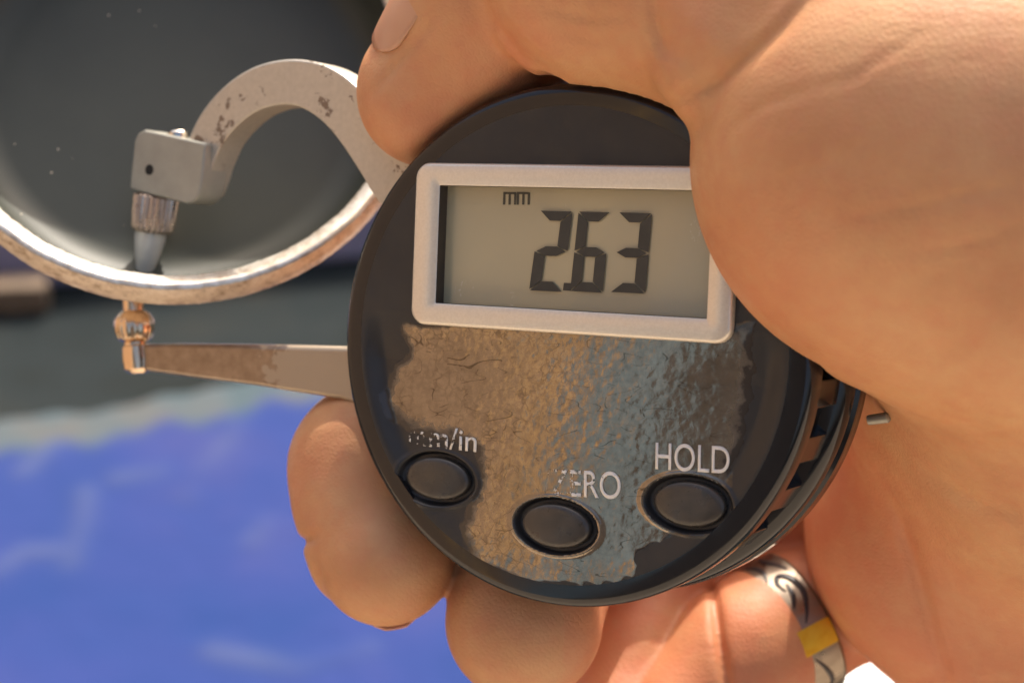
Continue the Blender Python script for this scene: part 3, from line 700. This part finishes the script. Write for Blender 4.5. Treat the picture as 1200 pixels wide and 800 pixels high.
def surface_nets(F, origin, h):
    s = F < 0
    c = np.zeros(tuple(n - 1 for n in F.shape), np.int16)
    for i in (0, 1):
        for j in (0, 1):
            for k in (0, 1): c += s[i:i + c.shape[0], j:j + c.shape[1], k:k + c.shape[2]]
    act = (c > 0) & (c < 8); ids = np.full(c.shape, -1, np.int64); I = np.argwhere(act); ids[act] = np.arange(len(I))
    acc = np.zeros((len(I), 3)); cnt = np.zeros(len(I))
    corners = [(i, j, k) for i in (0, 1) for j in (0, 1) for k in (0, 1)]
    V_ = {cc: F[I[:, 0] + cc[0], I[:, 1] + cc[1], I[:, 2] + cc[2]] for cc in corners}
    for a_ in corners:
        for ax in range(3):
            if a_[ax] == 0:
                b_ = list(a_); b_[ax] = 1; b_ = tuple(b_); va, vb = V_[a_], V_[b_]; m_ = (va < 0) != (vb < 0)
                t_ = np.where(m_, va / np.where(m_, va - vb, 1), 0); p_ = np.array(a_, float)[None, :].repeat(len(I), 0); p_[:, ax] += t_
                acc[m_] += p_[m_]; cnt[m_] += 1
    vt = (I + acc / cnt[:, None]) * h + origin
    fs = []
    for ax in range(3):
        s0 = [slice(1, -1)] * 3; s0[ax] = slice(0, -1); s1 = list(s0); s1[ax] = slice(1, None)
        m_ = s[tuple(s0)] != s[tuple(s1)]; E_ = np.argwhere(m_); off = np.array([1, 1, 1]); off[ax] = 0; E_ = E_ + off
        inside = s[E_[:, 0], E_[:, 1], E_[:, 2]]
        a1, a2 = [a_ for a_ in range(3) if a_ != ax]
        qd = []
        for d1, d2 in ((-1, -1), (0, -1), (0, 0), (-1, 0)):
            e_ = E_.copy(); e_[:, a1] += d1; e_[:, a2] += d2; qd.append(ids[e_[:, 0], e_[:, 1], e_[:, 2]])
        qd = np.stack(qd, 1); flip = inside if ax != 1 else ~inside; qd[~flip] = qd[~flip][:, ::-1]; fs.append(qd)
    fs = np.concatenate(fs); return vt, fs[(fs >= 0).all(1)]
# close the far end of the forearm
F[-2:] = np.maximum(F[-2:], 1.0)
hv_, hf_ = surface_nets(F, np.array([X0, Y0, Z0]), H); del F
# light smoothing of the lattice steps
e_ = np.concatenate([hf_[:, [0, 1]], hf_[:, [1, 2]], hf_[:, [2, 3]], hf_[:, [3, 0]]]); deg = np.bincount(e_.ravel(), minlength=len(hv_))[:, None]
for lam_ in (.5, -.52, .5, -.52, .5, -.5):
    acc = np.zeros_like(hv_)
    for c_ in range(3):
        acc[:, c_] = np.bincount(e_[:, 0], hv_[e_[:, 1], c_], minlength=len(hv_)) + np.bincount(e_[:, 1], hv_[e_[:, 0], c_], minlength=len(hv_))
    hv_ = hv_ + lam_ * (acc / deg - hv_)
me = bpy.data.meshes.new('hand'); me.vertices.add(len(hv_)); me.vertices.foreach_set('co', (hv_ * MM).astype(np.float32).ravel())
me.loops.add(hf_.size); me.loops.foreach_set('vertex_index', hf_.ravel().astype(np.int32)); me.polygons.add(len(hf_))
me.polygons.foreach_set('loop_start', np.arange(0, hf_.size, 4, dtype=np.int32)); me.polygons.foreach_set('use_smooth', np.ones(len(hf_), bool)); me.update(calc_edges=True)
C4 = Matrix.Translation((0, 0, CAM_H)) @ CR.to_4x4()
hand = link(bpy.data.objects.new('hand', me), None, M_skin); hand.matrix_world = C4
tag(hand, "bare hand gripping the round gauge, thumb over its top edge", 'hand')
px_ = 600 + hv_[:, 0] / hv_[:, 1] * FPX; py_ = 400 - hv_[:, 2] / hv_[:, 1] * FPX
def blob(p, r, y0=0, y1=999): return np.exp(-(((px_ - p[0]) / r) ** 2 + ((py_ - p[1]) / r) ** 2)) * ((hv_[:, 1] > y0) & (hv_[:, 1] < y1))
tint = .08 + .62 * np.clip((hv_[:, 1] - 206) / 22, 0, 1) * (px_ > 660) + .35 * blob((480, 150), 90) + .5 * blob((600, 60), 60) + .4 * blob((880, 330), 110) + .3 * blob((790, 20), 60) + .3 * blob((340, 560), 60)
vattr(hand, 'tint', np.clip(tint, 0, .9))
ridge = ((px_ < 730) & (py_ > 440)).astype(float) * np.clip((py_ - 560) / 60, .25, 1)
vattr(hand, 'ridge', ridge)
print('hand verts', len(hv_))

# nails
def nail(axis0, axis1, r, r1, out_dir, half, t0, t1, name='fingernail', lift=.25):
    a_, b_ = P(*axis0), P(*axis1); d_ = b_ - a_; L_ = np.linalg.norm(d_); d_ /= L_
    n_ = np.asarray(out_dir, float); n_ -= d_ * (n_ @ d_); n_ /= np.linalg.norm(n_); s_ = np.cross(d_, n_)
    V = []; nu, nt = 21, 19
    for layer in (0, 1):
        for j in range(nt):
            tt = j / (nt - 1)
            for i in range(nu):
                uu = i / (nu - 1) * 2 - 1
                wd = half * (1 if tt < .75 else math.sqrt(max(0, 1 - ((tt - .75) / .27) ** 2)) * .999 + .001) * (math.sqrt(max(.0, 1 - ((.2 - tt) / .22) ** 2)) if tt < .2 else 1)
                an = uu * wd; al = t0 + (t1 - t0) * tt
                rad = r + (r1 - r) * tt + lift - layer * .45 - .5 * max(0, tt - .6) ** 2 * 6
                V.append(a_ + d_ * al * L_ + (n_ * math.cos(an) + s_ * math.sin(an)) * rad)
    f_ = []; o_ = nu * nt
    for j in range(nt - 1):
        for i in range(nu - 1):
            q0 = j * nu + i; f_.append((q0, q0 + 1, q0 + nu + 1, q0 + nu)); f_.append((o_ + q0, o_ + q0 + nu, o_ + q0 + nu + 1, o_ + q0 + 1))
    for j in range(nt - 1):
        for i in (0, nu - 1): q0 = j * nu + i; f_.append((q0, q0 + nu, o_ + q0 + nu, o_ + q0))
    for i in range(nu - 1):
        for j in (0, nt - 1): q0 = j * nu + i; f_.append((q0, q0 + 1, o_ + q0 + 1, o_ + q0))
    return mesh(name, V, f_, M_nail, hand)
nail((585, 6, 214), (506, 98, 219.5), 12.05, 9.95, (-.58, -.45, .6), .66, -.25, .98)
nail((438, 600, 230), (454, 660, 226), 9.3, 5.2, (-.25, .9, -.2), .8, .2, 1.93)

# ------------------------------------------------------------------ ring on the finger
fa, fb = P(1010, 684, 258), P(850, 770, 252); rc = P(921, 737, 253.4); rdir = (fb - fa) / np.linalg.norm(fb - fa)
bx_, by_, _ = basis(rdir)
R4 = Matrix(np.block([[CRn @ np.stack([bx_, by_, rdir], 1), to_world(rc)[:, None]], [np.zeros((1, 3)), np.ones((1, 1))]]).tolist())
ringo = empty('finger_ring', R4)
tag(ringo, 'silver ring with dark scrolls and yellow gold inlay worn on a finger', 'ring')
M_silver = m_steel('ring_silver', (.30, .25, .20), .35); M_gold2 = m_steel('ring_gold', (.75, .47, .05), .5); M_eng = m_flat('ring_engraving', (.03, .025, .03), .4)
lathe('band', [(9.9, -3.0), (10.7, -3.1), (11.05, -2.6), (11.1, 0), (11.05, 2.6), (10.7, 3.1), (9.9, 3.0), (9.9, -3.0)], M_silver, ringo, n=96, cap=False)
def on_ring(th0, th1, z0, z1, r, mat, name, n=10):
    v = []; 
    for i in range(n + 1):
        t_ = th0 + (th1 - th0) * i / n
        for zz, rr_ in ((z0, r - .4), (z0, r), (z1, r), (z1, r - .4)):
            v.append((rr_ * math.cos(t_), rr_ * math.sin(t_), zz if not callable(zz) else zz(i / n)))
    f = [(4 * i + k, 4 * i + (k + 1) % 4, 4 * i + 4 + (k + 1) % 4, 4 * i + 4 + k) for i in range(n) for k in range(4)] + [(3, 2, 1, 0), (4 * n, 4 * n + 1, 4 * n + 2, 4 * n + 3)]
    return mesh(name, v, f, mat, ringo, autos=40)
def ring_angle(px, py):   # angle on the ring nearest a photo pixel, on the side facing the viewer
    best = None
    for i in range(720):
        t_ = i * math.pi / 360; p_ = rc + (bx_ * math.cos(t_) + by_ * math.sin(t_)) * 11.1
        if p_[1] > rc[1]: continue
        e2 = (600 + p_[0] / p_[1] * FPX - px) ** 2 + (400 - p_[2] / p_[1] * FPX - py) ** 2
        if best is None or e2 < best[0]: best = (e2, t_)
    return best[1]
tg = ring_angle(962, 744)
on_ring(tg - .17, tg + .17, -2.7, 2.7, 11.28, M_gold2, 'gold_inlay')
te = ring_angle(925, 672)
dirn = -1 if te < tg else 1
def ring_curve(pts_, wd, name='engraving'):
    pp = smooth_poly([(a_ * 11.1, z_) for a_, z_ in pts_], 6); v = []; f = []
    for i in range(len(pp)):
        p0, p1 = np.array(pp[max(i - 1, 0)]), np.array(pp[min(i + 1, len(pp) - 1)]); d_ = (p1 - p0) / np.linalg.norm(p1 - p0); n_ = np.array([-d_[1], d_[0]])
        ww = wd * (.25 + math.sin(math.pi * i / (len(pp) - 1)))
        for s_ in (-1, 1):
            q_ = np.array(pp[i]) + n_ * ww * s_; t_ = tg + dirn * q_[0] / 11.1; v.append((11.16 * math.cos(t_), 11.16 * math.sin(t_), q_[1]))
    f = [(2 * i, 2 * i + 1, 2 * i + 3, 2 * i + 2) for i in range(len(pp) - 1)]
    o = mesh(name, v, f, M_eng, ringo); m_ = o.modifiers.new('solid', 'SOLIDIFY'); m_.thickness = .0001; return o
for sg in (1,):
    ring_curve([(.22, .6), (.38, -.6), (.6, -1.6), (.85, -1.2), (.95, 0), (.85, .9), (.7, .6)], .38)
    ring_curve([(.45, 1.0), (.6, .1), (.8, -.2)], .3)
    ring_curve([(.95, 1.9), (1.15, 1.2), (1.35, 1.6), (1.45, 2.3)], .3)
    ring_curve([(1.0, -1.8), (1.2, -1.0), (1.4, -.2), (1.6, -.8)], .32)
    ring_curve([(-.25, 1.5), (-.45, .3), (-.7, -.4), (-.9, .6)], .3)
# ------------------------------------------------------------------ reflected surroundings
o = wall_box('house_wall', -7.0, -.06, 0, .3, 3.6, M_plaster); tag(o, 'tan plastered house wall standing behind the viewer, mirrored brown in the dial film', 'wall')
o = wall_box('timber_post', -.055, .06, .02, .12, 3.6, M_gold); tag(o, 'ochre timber post behind the viewer, mirrored as a golden stripe in the dial film', 'post')
o = wall_box('shutter', .2, .6, 0, .08, 3.6, M_blue); tag(o, 'blue-grey shutter behind the viewer, mirrored as a bluish stripe in the dial film', 'shutter')
o = wall_box('house_wall', .602, 5.0, .05, .3, 3.6, M_shade); tag(o, 'dark brown wall behind the viewer, mirrored at the right of the dial film', 'wall')
o = wall_box('house_wall', .062, .198, 0, .3, 3.6, M_plaster); tag(o, 'narrow tan pier behind the viewer between the timber post and blue shutter', 'wall')
